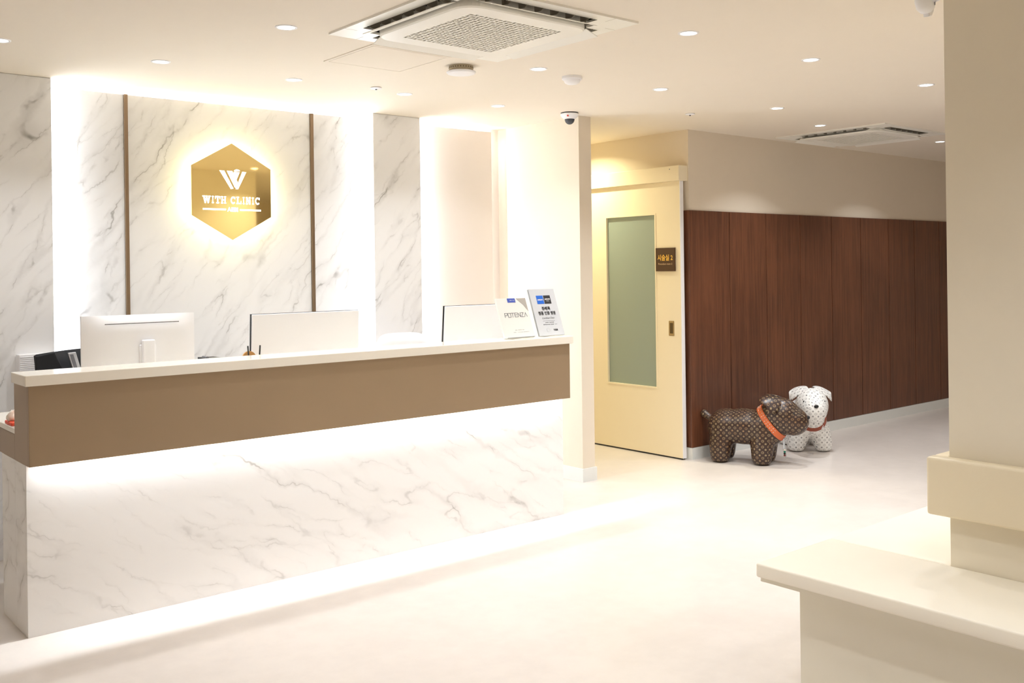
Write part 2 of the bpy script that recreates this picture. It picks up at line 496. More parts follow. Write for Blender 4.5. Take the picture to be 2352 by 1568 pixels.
for x, y, lab in [(5.36, 5.78, 'warm round downlight in the corridor beside the ivory sliding door'), (5.25, 6.9, 'warm round downlight deep in the corridor behind the pillar')]:
    make_downlight(x, y, lab, 'warm corridor downlights', 11.0, (1, .93, .62), M_LENS_WARM, 150)
ld = bpy.data.lights.new('room_fill_light', 'POINT'); ld.energy = 5; ld.color = (1, .95, .85); ld.shadow_soft_size = .15  # added fill in the otherwise unlit room, lifts the frosted pane to mid grey
lo = bpy.data.objects.new('room_fill_light', ld); C.objects.link(lo); lo.location = (7.0, 6.0, 2.2)

# ================================================================== RECEPTION DESK
DX0, DX1 = 1.0055, 3.9462
DY = 4.202
desk = thing('reception_desk', 'long reception desk with bronze fascia, cream counter top and lit white marble front', 'desk', (2.47, 4.45, 0))
ZF, ZS, ZT = .6925, 1.0146, 1.0578
obj('fascia', box(DX0, DX1, DY, DY+.02, ZF, ZS, .0015, 1), M_FASCIA, desk, label='brown bronze fascia board')
for x in (DX0, DX1-.02):
    obj('end_panel', box(x, x+.02, DY+.0202, 4.430, ZF, ZS), M_FASCIA_S, desk)
obj('counter_top', box(.990, 3.962, 4.186, 4.412, ZS, ZT, .003, 2), M_TOP, desk, label='cream stone counter top')
obj('counter_core', box(DX0+.0205, DX1-.0205, 4.262, 4.428, .762, ZS-.001), M_TOP, desk)
obj('marble_front', box(DX0+.0006, DX1-.0126, 4.2565, 4.2765, 0, .761, .001, 1), M_MARBLE_D, desk, label='white marble front')
obj('marble_end', box(DX0+.0005, DX0+.021, 4.277, 4.430, 0, ZF-.001), M_MARBLE_D, desk)
obj('marble_end', box(DX1-.033, DX1-.0125, 4.277, 4.430, 0, ZF-.001), M_MARBLE_D, desk)
obj('light_strip', box(DX0+.03, DX1-.03, 4.2400, 4.2470, .7485, .7515), M_LED_DESK, desk)
obj('light_cover', box(DX0+.0205, DX1-.0205, 4.2222, 4.2618, .752, .762), M_TOP, desk)

wd_ = thing('work_desk', 'low white staff work surface behind the tall counter, open at the left end', 'desk', (2.47, 4.72, 0))
obj('work_surface', box(DX0, DX1, 4.4315, 5.00, .7975, .822, .002, 1), M_TOP, wd_, label='white work surface')
for x in (DX0, DX1-.02):
    obj('apron', box(x, x+.02, 4.4315, 5.00, ZF, .797), M_FASCIA_S, wd_, label='brown bronze apron')
for x in (DX0+.0005, DX1-.033):
    obj('leg_panel', box(x, x+.0205, 4.4315, 4.655, 0, ZF-.001), M_MARBLE_D, wd_, label='white marble leg panel')

# ================================================================== HEXAGON SIGN
HX, HZ = 2.4505, 1.938
sy = YR - .058
sign = thing('hexagon_sign', 'gold mirror hexagon sign with glowing white letters and halo on the marble wall', 'sign', (HX, sy, HZ))
def hexpts(k=1.0): return [(HX+.2475*k*sx, HZ+.287*k*sz) for sx, sz in ((0, 1), (1, .505), (1, -.505), (0, -1), (-1, -.505), (-1, .505))]
bm = new_bm(); add_prism(bm, hexpts(), 'Y', sy, sy+.006); obj('plate', bm, M_GOLD, sign, label='polished gold plate')
bm = new_bm(); add_prism(bm, hexpts(.90), 'Y', sy+.0065, sy+.012)
obj('backing', bm, M_GOLD_SIDE, sign)
bm = new_bm()
hp = hexpts(.93); hq = hexpts(.90)
for i in range(6):
    a, b_, c, d = hp[i], hp[(i+1) % 6], hq[(i+1) % 6], hq[i]
    add_prism(bm, [a, b_, c, d], 'Y', sy+.0125, sy+.034)
obj('halo_light', bm, M_LED_SIGN, sign)
ys = sy - .0012
def zp(zx, zy):            # drawing units of the emblem to metres on the plate
    px, py = zx/5.6 - 152, zy/5.6 - 150
    return (HX + px*.0027, HZ - (py - .045*px)*.00259)
bm = new_bm()
for poly in ([(690,566),(750,569),(868,800),(834,806)], [(784,571),(856,576),(922,716),(900,790),(886,786)], [(876,584),(950,590),(896,716),(866,650)], [(986,583),(1037,588),(928,808),(896,806)], [(874,574),(892,556),(915,551),(944,560),(956,575),(915,579)]):
    add_prism(bm, [zp(*p) for p in poly], 'Y', ys, sy-.0002)
obj('emblem', bm, M_SIGN_TXT, sign, label='glowing double stroke letter W emblem')
# slab serif letters built from strokes (unit square, height 1)
def slab(ch):
    I = [(.38,.0,.62,1), (.2,0,.8,.16), (.2,.84,.8,1)]
    if ch == 'I': return I, []
    if ch == 'T': return [(.38,0,.62,1), (.22,0,.78,.14), (0,.82,1,1), (0,.6,.14,.9), (.86,.6,1,.9)], []
    if ch == 'H': return [(.1,0,.32,1), (.68,0,.9,1), (.2,.42,.8,.58), (0,0,.42,.14), (.58,0,1,.14), (0,.86,.42,1), (.58,.86,1,1)], []
    if ch == 'L': return [(.14,0,.38,1), (0,.86,.52,1), (0,0,1,.16), (.85,.1,1,.42)], []
    if ch == 'N': return [(.1,0,.28,1), (.72,0,.9,1), (0,0,.4,.14), (0,.86,.3,1), (.58,.86,1,1)], [[(.1,1),(.34,1),(.9,0),(.66,0)]]
    if ch == 'W': return [(-.05,.86,.32,1), (.7,.86,1.05,1), (.38,.86,.62,1)], [[(.02,1),(.24,1),(.38,0),(.24,0)], [(.24,0),(.38,0),(.56,.9),(.42,.9)], [(.44,.9),(.58,.9),(.76,0),(.62,0)], [(.62,0),(.76,0),(.98,1),(.78,1)]]
    if ch == 'C':
        q = []
        for i in range(12):
            a0 = math.radians(42 + i*23); a1 = math.radians(42 + (i+1)*23)
            P = lambda a, r: (.5+.5*r*math.cos(a), .5+.52*r*math.sin(a))
            q.append([P(a0, 1), P(a1, 1), P(a1, .58), P(a0, .58)])
        return [(.78,.66,.94,.98)], q
    return [], []
x0 = HX - .181; wd = .0325; hgt = .043; z0 = HZ - .072
widths = {'I': .020, 'W': .050, ' ': .020}
tot = sum(widths.get(c, .034) + .005 for c in 'WITH CLINIC')
kx = .362 / tot; x = x0
for ch in 'WITH CLINIC':
    wch = widths.get(ch, .034)*kx
    rects, polys = slab(ch)
    bm = new_bm()
    for (a, b_, c, d) in rects: add_prism(bm, [(x+a*wch, z0+b_*hgt), (x+c*wch, z0+b_*hgt), (x+c*wch, z0+d*hgt), (x+a*wch, z0+d*hgt)], 'Y', ys, sy-.0002)
    for q in polys: add_prism(bm, [(x+p[0]*wch, z0+p[1]*hgt) for p in q], 'Y', ys, sy-.0002)
    if ch != ' ': obj('letter', bm, M_SIGN_TXT, sign)
    else: bm.free()
    x += wch + .005*kx
for a, b_ in ((-.181, -.040), (.046, .181)): obj('rule', box(HX+a, HX+b_, ys, sy-.0002, HZ-.112, HZ-.102), M_SIGN_TXT, sign)
text('small_lettering', 'AEBI', .034, M_SIGN_TXT, sign, (.003, -.0008, -.107), extrude=.0004, bold=.0012)

# ================================================================== THINGS ON AND BEHIND THE DESK
def plaque(x0, x1, y, h, tilt, name, label, cat, thick=.012):
    """upright board leaning back; local frame: x right, z up the board, y=0 its face"""
    t = bpy.data.objects.new(name, None); C.objects.link(t)
    t.location = ((x0+x1)/2, y, ZT+.0056); t.rotation_euler = (-tilt, 0, 0)
    return tag(t, label, cat)
def print_line(parent, xc, zc, width, h, mat, yf=-.0011):
    """a line of print too small to read in the photo: short strokes of ink"""
    bm = new_bm(); x = xc-width/2
    while x < xc+width/2:
        ww = random.uniform(.35, .8)*h
        if random.random() > .17:
            k = random.uniform(.7, 1)
            add_box(bm, x, x+ww*.35, yf, .0003, zc-h/2*k, zc+h/2*k)
            zz = zc+random.uniform(-.3, .3)*h
            add_box(bm, x+ww*.35, x+ww, yf, .0003, zz-h*.09, zz+h*.09)
        x += ww+h*.18
    o = obj('fine_print', bm, mat, parent, local=True); o['kind'] = 'stuff'
# pearl acrylic board with thin lettering
p1 = plaque(3.505, 3.730, 4.262, .24, math.radians(21), 'acrylic_plaque', 'pearl white acrylic board with thin dark lettering and blue tab, leaning on the counter', 'plaque')
W1, H1 = .2260, .2400
obj('board', box(-W1/2, W1/2, 0, .014, 0, H1, .002, 2), M_BROCH, p1, local=True)
bm = new_bm(); add_prism(bm, [(W1/2-.075, H1-.002), (W1/2-.002, H1-.002), (W1/2-.002, H1-.085), (W1/2-.03, H1-.043)], 'Y', -.0012, .0005); obj('corner_patch', bm, M_BROCHCORNER, p1, local=True, label='silvery grey corner')  # darker grey patch across the upper right corner
obj('tab', box(-.028, .030, -.0015, .0005, H1-.026, H1-.001), M_NAVY, p1, local=True, label='blue tab')
print_line(p1, .001, H1-.0135, .040, .0055, M_WHITEPRINT, -.0021)
# thin line capitals
bm = new_bm()
def stroke(bm, pts, r=.0011):
    for a, b_ in zip(pts, pts[1:]):
        ax, az = a; bx, bz = b_; l = math.hypot(bx-ax, bz-az) or 1; nx, nz = -(bz-az)/l*r, (bx-ax)/l*r
        ex, ez = (bx-ax)/l*r, (bz-az)/l*r
        add_prism(bm, [(ax-ex+nx, az-ez+nz), (bx+ex+nx, bz+ez+nz), (bx+ex-nx, bz+ez-nz), (ax-ex-nx, az-ez-nz)], 'Y', -.0016, .0002)
LT = {'P': [[(0,0),(0,1),(1,1),(1,.45),(0,.45)]], 'O': [[(0,0),(0,1),(1,1),(1,0),(0,0)]], 'T': [[(0,1),(1,1)], [(.5,1),(.5,0)]],
      'E': [[(1,0),(0,0),(0,1),(1,1)], [(0,.52),(.9,.52)]], 'N': [[(0,0),(0,1),(1,0),(1,1)]], 'Z': [[(0,1),(1,1),(0,0),(1,0)]], 'A': [[(0,0),(.5,1),(1,0)]]}
lw, lh, gap = .0185, .0245, .0060
for i, ch in enumerate('POTENZA'):
    ox = -.073 + i*(lw+gap); oz = H1*.52
    for pl in LT[ch]: stroke(bm, [(ox+a*lw, oz+b_*lh) for a, b_ in pl])
obj('lettering', bm, M_INKGREY, p1, local=True)
print_line(p1, .012, .046, .070, .0055, M_INKLIGHT)
print_line(p1, .018, .033, .115, .0045, M_INKLIGHT)
obj('bottom_shade', box(-W1/2+.02, W1/2, -.0012, .0005, .0005, .0035), M_INKGREY, p1, local=True)  # dark strip painted on for the shadow under the board
bm = new_bm(); add_prism(bm, [(.014, .12), (.0165, .12), (.058, .0165), (.0555, .0155)], 'X', -.03, .03); obj('easel_leg', bm, M_BROCH, p1, local=True)
# grey plaque
p2 = plaque(3.7715, 3.972, 4.268, .29, math.radians(20), 'acrylic_plaque', 'tall grey certificate plaque with blue and black squares, at the counter right end', 'plaque')
W2, H2 = .2010, .2900
obj('board', box(-W2/2, W2/2, 0, .012, 0, H2, .001, 1), M_PLAQUE, p2, local=True)
obj('board_edge', box(-W2/2-.0012, -W2/2-.0001, .0005, .0118, .001, H2-.001), M_PLAQUE_EDGE, p2, local=True)
obj('blue_square', box(-.055, -.002, -.0012, .0005, H2-.094, H2-.042), M_BLUE, p2, local=True, label='blue printed square')
obj('black_square', box(.002, .055, -.0012, .0005, H2-.094, H2-.042), M_BLKPRINT, p2, local=True, label='black printed square')
text('square_lettering', 'JUVELOOK', .0098, M_WHITEPRINT, p2, (-.0285, -.0018, H2-.069), extrude=.0002, bold=.0004, sx=.86)
text('square_lettering', 'JUVELOOK', .0098, M_WHITEPRINT, p2, (.0285, -.0018, H2-.066), extrude=.0002, bold=.0004, sx=.86)
text('square_lettering', 'Volume', .0070, M_WHITEPRINT, p2, (.0285, -.0018, H2-.0765), extrude=.0002)
text('korean_lettering', '쥬베룩', .0245, M_INK, p2, (0, -.0010, H2-.125), extrude=.0003, bold=.0006)
text('korean_lettering', '정품 인증 병원', .0245, M_INK, p2, (0, -.0010, H2-.154), extrude=.0003, bold=.0006, sx=.92)
text('script_lettering', 'Certified Clinic', .0160, M_INKGREY, p2, (0, -.0010, H2-.183), extrude=.0002, shear=.25)
obj('rule', box(-.046, .048, -.0008, .0005, H2-.2005, H2-.1995), M_INKGREY, p2, local=True)
print_line(p2, 0, H2-.2105, .068, .0058, M_INKGREY)
print_line(p2, 0, H2-.2225, .112, .0058, M_INKGREY)
text('maker_lettering', 'VAIM', .0165, M_INK, p2, (.036, -.0010, H2-.258), extrude=.0003, bold=.0004, sx=.85)
bm = new_bm(); add_lathe(bm, [(.011, -.0001), (.0125, -.0001), (.0125, .0004), (.011, .0004)], 24); bmesh.ops.rotate(bm, verts=bm.verts, cent=(0,0,0), matrix=Matrix.Rotation(PI/2, 3, 'X')); bmesh.ops.translate(bm, verts=bm.verts, vec=(-.022, -.0002, H2-.256))
obj('seal', bm, M_INKLIGHT, p2, local=True)
bm = new_bm(); add_prism(bm, [(.012, .14), (.0145, .14), (.066, .0190), (.0630, .0180)], 'X', -.03, .03); obj('easel_leg', bm, M_PLAQUE_EDGE, p2, local=True)

# monitors, backs towards the viewer
ZD = .822
def monitor(name, label, x0, x1, zt, h, y, tilt, kind):
    xc = (x0+x1)/2
    t = thing(name, label, 'monitor', (xc, y, ZD))
    w2 = (x1-x0)/2
    def leaned(bm):
        bmesh.ops.rotate(bm, verts=bm.verts, cent=(0, 0, zt-ZD-h/2), matrix=Matrix.Rotation(-tilt, 3, 'X')); return bm
    z1 = zt-ZD; z0 = z1-h
    if kind == 'shell':
        bm = new_bm()
        # gently domed white back
        nx, nz = 12, 8
        gr = []
        for j in range(nz+1):
            row = []
            for i in range(nx+1):
                u, v_ = i/nx*2-1, j/nz*2-1
                d = .034*(1-abs(u)**5)*(1-abs(v_)**5)
                row.append(bm.verts.new((u*w2, -.012-d, (z0+z1)/2+v_*h/2)))
            gr.append(row)
        for j in range(nz):
            for i in range(nx): bm.faces.new((gr[j][i], gr[j][i+1], gr[j+1][i+1], gr[j+1][i]))
        obj('back_shell', leaned(bm), M_WHITE, t, True, local=True)
        obj('screen', leaned(box(-w2+.008, w2-.008, .0041, .0050, z0+.012, z1-.008)), M_BLACK, t, local=True)
        obj('bezel', leaned(box(-w2+.0005, w2-.0005, -.0118, .004, z0+.0005, z1-.0005)), M_WHITE, t, local=True)
        bm = new_bm()
        for k in range(58):
            xx = -.170 + k*.0060
            add_box(bm, xx, xx+.0044, -.0462, -.0440, z1-.0415, z1-.0375)
        vs_ = obj('vent_slots', leaned(bm), M_AC_DARK, t, local=True); vs_['kind'] = 'stuff'
        obj('stand_arm', box(-.006, .052, -.076, -.047, .008, .322, .006, 2), M_WHITE, t, True, local=True)
        obj('stand_hinge', box(-.016, .062, -.058, -.036, .20, .30, .006, 2), M_WHITE, t, True, local=True)
    else:
        obj('back_shell', leaned(box(-w2+.004, w2-.001, -.014, -.004, z0, z1-.002, .002, 1)), M_WHITE, t, local=True)
        obj('bezel', leaned(box(-w2, w2, -.0038, .006, z0, z1, .001, 1)), M_BLACK, t, local=True, label='thin black screen edge')
        obj('stand_arm', box(-.03, .03, -.045, -.0195, .008, .19, .005, 2), M_WHITE, t, True, local=True)
    obj('stand_base', box(-.13, .13, -.10, .09, 0, .010, .004, 2), M_WHITE, t, local=True)
    return t
monitor('computer_monitor', 'white domed back of a monitor with slotted vent line, leftmost behind the counter', 1.352, 1.882, 1.263, .315, 4.715, 0, 'shell')
monitor('computer_monitor', 'flat white monitor back with thin black edge in the middle of the counter', 2.172, 2.806, 1.243, .365, 4.70, math.radians(-3), 'flat')
monitor('computer_monitor', 'flat white monitor back partly hidden by the pearl acrylic board', 3.383, 3.995, 1.245, .365, 4.70, math.radians(-5), 'flat')

# pen holder with two black pens
t = thing('pen_holder', 'tan round pen holder just left of the middle monitor', 'pen holder', (2.128, 4.555, ZD))
obj('cup', lathe([(0, .001), (.030, .001), (.033, .01), (.033, .196), (.030, .198), (.030, .012), (0, .012)], 24, (2.128, 4.555, ZD)), M_TAN, t, True)
bm = new_bm()
add_prism(bm, [(2.117+.0385*math.cos(2*PI*k/28), ZD+.203+.0385*math.sin(2*PI*k/28)) for k in range(28)], 'Y', 4.589, 4.599, .003)
obj('round_back', bm, M_TAN, t, 'auto', label='round tan disc at the back of the holder')
for (bx, tx, lab) in ((2.112, 2.096, 'black pen leaning left in the tan holder'), (2.142, 2.160, 'thin black pen leaning right in the tan holder')):
    tp = thing('pen', lab, 'pen', (bx, 4.555, ZD+.014))
    bm = new_bm(); add_tube(bm, [(bx, 4.555, ZD+.016), (tx, 4.558, ZD+.262)], .0038, 10); obj('barrel', bm, M_BLACK, tp)
    d = (tx-bx)/.246
    bm = new_bm(); add_tube(bm, [(tx, 4.558, ZD+.262), (tx+d*.008, 4.558, ZD+.270)], [.0040, .0032], 10); obj('cap', bm, M_BLACK, tp)

# black terminal on its stand right of the first monitor
t = thing('card_terminal', 'black device top edge showing right of the white domed monitor', 'card terminal', (2.045, 4.80, ZD))
obj('stand_base', box(1.985, 2.105, 4.74, 4.86, ZD, ZD+.010, .004, 2), M_BLACK, t)
bm = new_bm(); add_tube(bm, [(2.045, 4.80, ZD+.008), (2.045, 4.80, ZD+.185)], .014, 12); obj('stand_pole', bm, M_BLACK, t, 'auto')
bm = new_bm(); add_prism(bm, [(1.930, .180), (2.010, .180), (2.016, .198), (2.012, .204), (1.930, .205)], 'Y', 4.72, 4.87, .004); bmesh.ops.translate(bm, verts=bm.verts, vec=(.034, 0, ZD)); obj('body', bm, M_BLACK, t)
obj('card_slot', box(1.958, 1.972, 4.74, 4.80, ZD+.2045, ZD+.216, .003, 2), M_GREY, t)

# office chairs
def star_base(t, cx, cy, mat):
    bm = new_bm()
    for k in range(5):
        a = 2*PI*k/5+.3
        add_tube(bm, [(cx, cy, .09), (cx+.20*math.cos(a), cy+.20*math.sin(a), .065)], [.022, .014], 8)
    obj('star_base', bm, mat, t)
    for k in range(5):
        a = 2*PI*k/5+.3
        bm = new_bm(); add_ball(bm, (cx+.20*math.cos(a), cy+.20*math.sin(a), .031), (.031, .031, .031), 12, 8)
        obj('caster', bm, M_BLACK, t, True)
    bm = new_bm(); add_tube(bm, [(cx, cy, .08), (cx, cy, .47)], .025, 12); obj('gas_lift', bm, M_GREY, t, 'auto')
cx, cy = 1.54, 5.22
t = thing('office_chair', 'black mesh office chair with a silver back bar, behind the left monitor', 'chair', (cx, cy, 0))
star_base(t, cx, cy, M_BLACK)
obj('seat', box(cx-.24, cx+.24, cy-.22, cy+.17, .47, .55, .03, 3), M_FABRIC, t, True)
bm = new_bm()
n = 14; rows = []
for j, z in enumerate((.60, .75, .90, 1.02, 1.072)):
    row = []
    for i in range(n+1):
        u = i/n*2-1
        row.append(bm.verts.new((cx-.005+u*.262, cy-.095+.05*(1-u*u)+.02*(j-2), z + (.010*(1-u*u)+.004*u if j == 4 else 0))))
    rows.append(row)
for a, b_ in zip(rows, rows[1:]):
    for i in range(n): bm.faces.new((a[i], a[i+1], b_[i+1], b_[i]))
bk = obj('backrest', bm, M_FABRIC, t, True)
sm = bk.modifiers.new('thickness', 'SOLIDIFY'); sm.thickness = .022; sm.offset = 1
bm = new_bm(); add_prism(bm, [(1.262, .80), (1.262, 1.060), (1.348, 1.075), (1.382, 1.0), (1.43, .80)], 'Y', 5.125, 5.140, .004)
obj('jacket_fold', bm, plain('black_cloth', srgb(18, 19, 23), .9), t, label='plain black cloth over the chair back')
bm = new_bm(); add_prism(bm, [(1.406, 1.070), (1.442, 1.072), (1.500, .86), (1.464, .86)], 'Y', 5.108, 5.122, .002); sb = obj('back_bar', bm, M_SILVER, t, label='silver slanted bar')
bm = new_bm(); add_prism(bm, [(1.413, 1.062), (1.429, 1.062), (1.485, .86), (1.469, .86)], 'Y', 5.105, 5.109); obj('bar_inlay', bm, M_GREY, sb)
for s in (-1, 1):
    bm = new_bm(); add_tube(bm, [(cx+s*.25, cy+.02, .52), (cx+s*.285, cy+.0, .60), (cx+s*.285, cy-.02, .73)], .014, 10); obj('arm_post', bm, M_BLACK, t, True)
    obj('arm_pad', box(cx+s*.285-.03, cx+s*.285+.03, cy-.13, cy+.10, .73, .75, .008, 2), M_BLACK, t, True)
cx, cy = 3.42, 5.25
t = thing('office_chair', 'white rounded shell chair behind the desk between two flat monitors', 'chair', (cx, cy, 0))
star_base(t, cx, cy, M_WHITE)
obj('seat', box(cx-.22, cx+.22, cy-.21, cy+.17, .47, .52, .022, 3), M_WHITE, t, True)
bm = new_bm(); rows = []
n = 16
for j in range(9):
    row = []
    v_ = j/8
    for i in range(n+1):
        u = i/n*2-1
        hw = .228*(1 - max(0, v_-.8)**2*1.2)
        top = 1.062 - .075*abs(u)**5
        z = .58 + (top-.58)*v_
        row.append(bm.verts.new((cx+u*hw, cy-.14+.07*(1-u*u)+.05*v_, z)))
    rows.append(row)
for a, b_ in zip(rows, rows[1:]):
    for i in range(n): bm.faces.new((a[i], a[i+1], b_[i+1], b_[i]))
bk = obj('backrest', bm, M_WHITE, t, True)
sm = bk.modifiers.new('thickness', 'SOLIDIFY'); sm.thickness = .018
bm = new_bm(); add_tube(bm, [(cx, cy+.08, .50), (cx, cy+.12, .56), (cx, cy+.03, .72)], .018, 10); obj('back_support', bm, M_WHITE, t, True)

# ribbed white cabinet against the back wall
t = thing('storage_cabinet', 'white cabinet with fine horizontal ribs, left of the black chair', 'cabinet', (1.35, 5.48, 0))
obj('body', box(1.262, 1.440, 5.452, 5.512, 0, 1.050, .004, 2), M_WHITE, t)
bm = new_bm()
for k in range(96):
    z = .14+k*.0094
    add_box(bm, 1.267, 1.435, 5.449, 5.4522, z, z+.006, .001, 1)
ribs = obj('rib_front', bm, M_WHITE, t); ribs['kind'] = 'stuff'

# tissue pack on the low left end of the work surface
t = thing('tissue_pack', 'red orange tissue pack with white tissue pulled up, on the desk left end', 'tissue pack', (1.075, 4.56, ZD))
obj('pack', box(1.010, 1.145, 4.50, 4.62, ZD, ZD+.014, .004, 2), M_TISSUEBOX, t)
bm = new_bm()
rows = []
for j in range(7):
    v_ = j/6; row = []
    for i in range(9):
        u = i/8*2-1
        row.append(bm.verts.new((1.065+u*(.050-.012*v_)-.016*math.sin(v_*3), 4.56+.012*math.sin(u*5+v_*4)+.006*v_, ZD+.013+.062*v_+.016*math.sin(u*3.3+1)*v_)))
    rows.append(row)
for a, b_ in zip(rows, rows[1:]):
    for i in range(8): bm.faces.new((a[i], a[i+1], b_[i+1], b_[i]))
ts = obj('tissue', bm, M_TISSUE, t, True)
sm = ts.modifiers.new('thickness', 'SOLIDIFY'); sm.thickness = .003

# ================================================================== DOOR SIGN
t = thing('door_sign', 'small dark brown room sign with yellow Korean lettering on the ivory door', 'sign', (5.697, 4.980, 1.515))
obj('plate', box(5.689, 5.6995, 4.8845, 5.0765, 1.4265, 1.6055, .001, 1), M_DARKSIGN, t)
rz = (PI/2, 0, -PI/2)
text('korean_lettering', '시술실 2', .050, M_GOLDTEXT, t, (-.0086, 0, .012), rz, extrude=.0005, bold=.0008, sx=.86)
text('english_lettering', 'Procedure room 2', .0195, M_PALETEXT, t, (-.0086, 0, -.033), rz, extrude=.0004, sx=.95)

# ================================================================== CEILING FITTINGS
def make_ac(cx, cy):
    t = thing('ceiling_air_conditioner', 'large square ceiling air conditioner with woven grille at the top of the photo', 'air conditioner', (cx, cy, ZC))
    S = .475
    # outer frame with four outlet slots cut out
    bm = new_bm()
    a, b_, L = .345, .415, .29        # slot from a to b across, +-L along
    z0, z1 = -.009, -.0
    def ring(s0, s1, zz0, zz1):
        add_box(bm, -s1, s1, -s1, -s0, zz0, zz1); add_box(bm, -s1, s1, s0, s1, zz0, zz1)
        add_box(bm, -s1, -s0, -s0, s0, zz0, zz1); add_box(bm, s0, s1, -s0, s0, zz0, zz1)
    ring(b_, S, z0, z1)
    for sx in (-1, 1):
        for sy_ in (-1, 1):
            x0, x1 = sorted((sx*L, sx*b_)); y0, y1 = sorted((sy_*L, sy_*b_))
            # corner piece as L of two boxes around the centre square
            xi0, xi1 = sorted((sx*a, sx*b_)); add_box(bm, xi0, xi1, y0, y1, z0, z1)
            yi0, yi1 = sorted((sy_*a, sy_*b_)); xa, xb = sorted((sx*L, sx*a)); add_box(bm, xa, xb, yi0, yi1, z0, z1)
    bmesh.ops.translate(bm, verts=bm.verts, vec=(cx, cy, ZC)); obj('frame', bm, M_AC, t)
    bm = new_bm()
    add_box(bm, -.424, .424, -.424, .424, .0, .15)
    bmesh.ops.delete(bm, geom=[f for f in bm.faces if f.calc_center_median().z < .01], context='FACES')
    obj('cavity', bm, M_AC_DARK, t, local=True)
    # seam lines of the corner covers
    for sx in (-1, 1):
        for sy_ in (-1, 1):
            for q in ((*sorted((sx*.335, sx*.337)), *sorted((sy_*b_, sy_*S))), (*sorted((sx*b_, sx*S)), *sorted((sy_*.335, sy_*.337)))):
                obj('corner_seam', box(*q, -.0094, -.0086), M_AC_VANE, t, local=True)
    # centre panel with rounded corners round a woven grille
    P, rr, gI = .338, .085, .246
    out = []
    for (qx, qy, a0) in ((1, 1, 0), (-1, 1, 90), (-1, -1, 180), (1, -1, 270)):
        for k in range(9):
            an = math.radians(a0+k*90/8); out.append((qx*(P-rr)+rr*math.cos(an), qy*(P-rr)+rr*math.sin(an)))
    bm = new_bm()
    N = len(out)
    inner = []
    for (x, y) in out:
        m = max(abs(x), abs(y)); inner.append((x/m*gI, y/m*gI))
    zt, zb = .020, -.032
    vb = [bm.verts.new((x*.985, y*.985, zb)) for x, y in out]; vm = [bm.verts.new((x, y, zb+.006)) for x, y in out]
    vt = [bm.verts.new((x, y, zt)) for x, y in out]; vi = [bm.verts.new((x, y, zb)) for x, y in inner]
    for i in range(N):
        j = (i+1) % N
        bm.faces.new((vb[i], vb[j], vi[j], vi[i])); bm.faces.new((vb[i], vm[i], vm[j], vb[j])); bm.faces.new((vm[i], vt[i], vt[j], vm[j]))
    bmesh.ops.translate(bm, verts=bm.verts, vec=(cx, cy, ZC)); obj('centre_panel', bm, M_AC, t)
    bm = new_bm(); n = 20; p = 2*gI/n
    for i in range(n):
        for j in range(n):
            x0, y0 = -gI+i*p, -gI+j*p
            hw, hh = (.45*p, .29*p) if (i+j) % 2 == 0 else (.29*p, .45*p)
            c0 = [(x0, y0), (x0+p, y0), (x0+p, y0+p), (x0, y0+p)]
            mx, my = x0+p/2, y0+p/2
            h0 = [(mx-hw, my-hh), (mx+hw, my-hh), (mx+hw, my+hh), (mx-hw, my+hh)]
            V0 = [bm.verts.new((x, y, zb)) for x, y in c0]; V1 = [bm.verts.new((x, y, zb)) for x, y in h0]; V2 = [bm.verts.new((x, y, zb+.012)) for x, y in h0]
            for k in range(4):
                l = (k+1) % 4
                bm.faces.new((V0[k], V0[l], V1[l], V1[k])); bm.faces.new((V1[k], V1[l], V2[l], V2[k]))
    bmesh.ops.translate(bm, verts=bm.verts, vec=(cx, cy, ZC)); obj('woven_grille', bm, M_AC, t)
    obj('filter', box(cx-gI, cx+gI, cy-gI, cy+gI, ZC-.014, ZC-.010), M_AC_DARK, t)
    # outlets: flap and vanes on each side
    for k in range(4):
        rm = Matrix.Translation((cx, cy, ZC)) @ Matrix.Rotation(k*PI/2, 4, 'Z')
        bm = new_bm()
        add_prism(bm, [(-.350, -.010), (-.350, -.013), (-.418, -.036), (-.420, -.033)], 'Y', -.285, .285)
        bmesh.ops.transform(bm, matrix=rm, verts=bm.verts); fl = obj('flap', bm, M_AC, t)
        for q in range(7):
            y = -.255+q*.085
            bm = new_bm()
            add_prism(bm, [(-.413, .03), (-.350, .03), (-.350, -.010), (-.385, -.013), (-.412, -.004)], 'Y', y, y+.003)
            bmesh.ops.transform(bm, matrix=rm, verts=bm.verts); obj('vane', bm, M_AC_VANE, t)
    return t
ac = make_ac(*AC_AT[0])
copy_thing(ac, (*AC_AT[1], ZC), 'square ceiling air conditioner far down the hall in front of the walnut wall')

# ceiling hatch
t = thing('ceiling_hatch', 'cream square access hatch flush in the ceiling beside the large air conditioner', 'hatch', (2.62, 4.07, ZC))
bm = new_bm()
x0, x1, y0, y1 = 2.394, 2.846, 3.845, 4.298
for (a, b_, c, d) in ((x0, x1, y0, y0+.016), (x0, x1, y1-.016, y1), (x0, x0+.016, y0+.016, y1-.016), (x1-.016, x1, y0+.016, y1-.016)):
    add_box(bm, a, b_, c, d, ZC-.004, ZC)
obj('frame', bm, M_CEIL, t)
obj('panel', box(x0+.0195, x1-.0195, y0+.0195, y1-.0195, ZC-.004, ZC-.0005), M_CEIL, t)
obj('gap', box(x0+.016, x1-.016, y0+.016, y1-.016, ZC-.0004, ZC-.0001), plain('hatch_gap', srgb(110, 96, 76), .8), t)

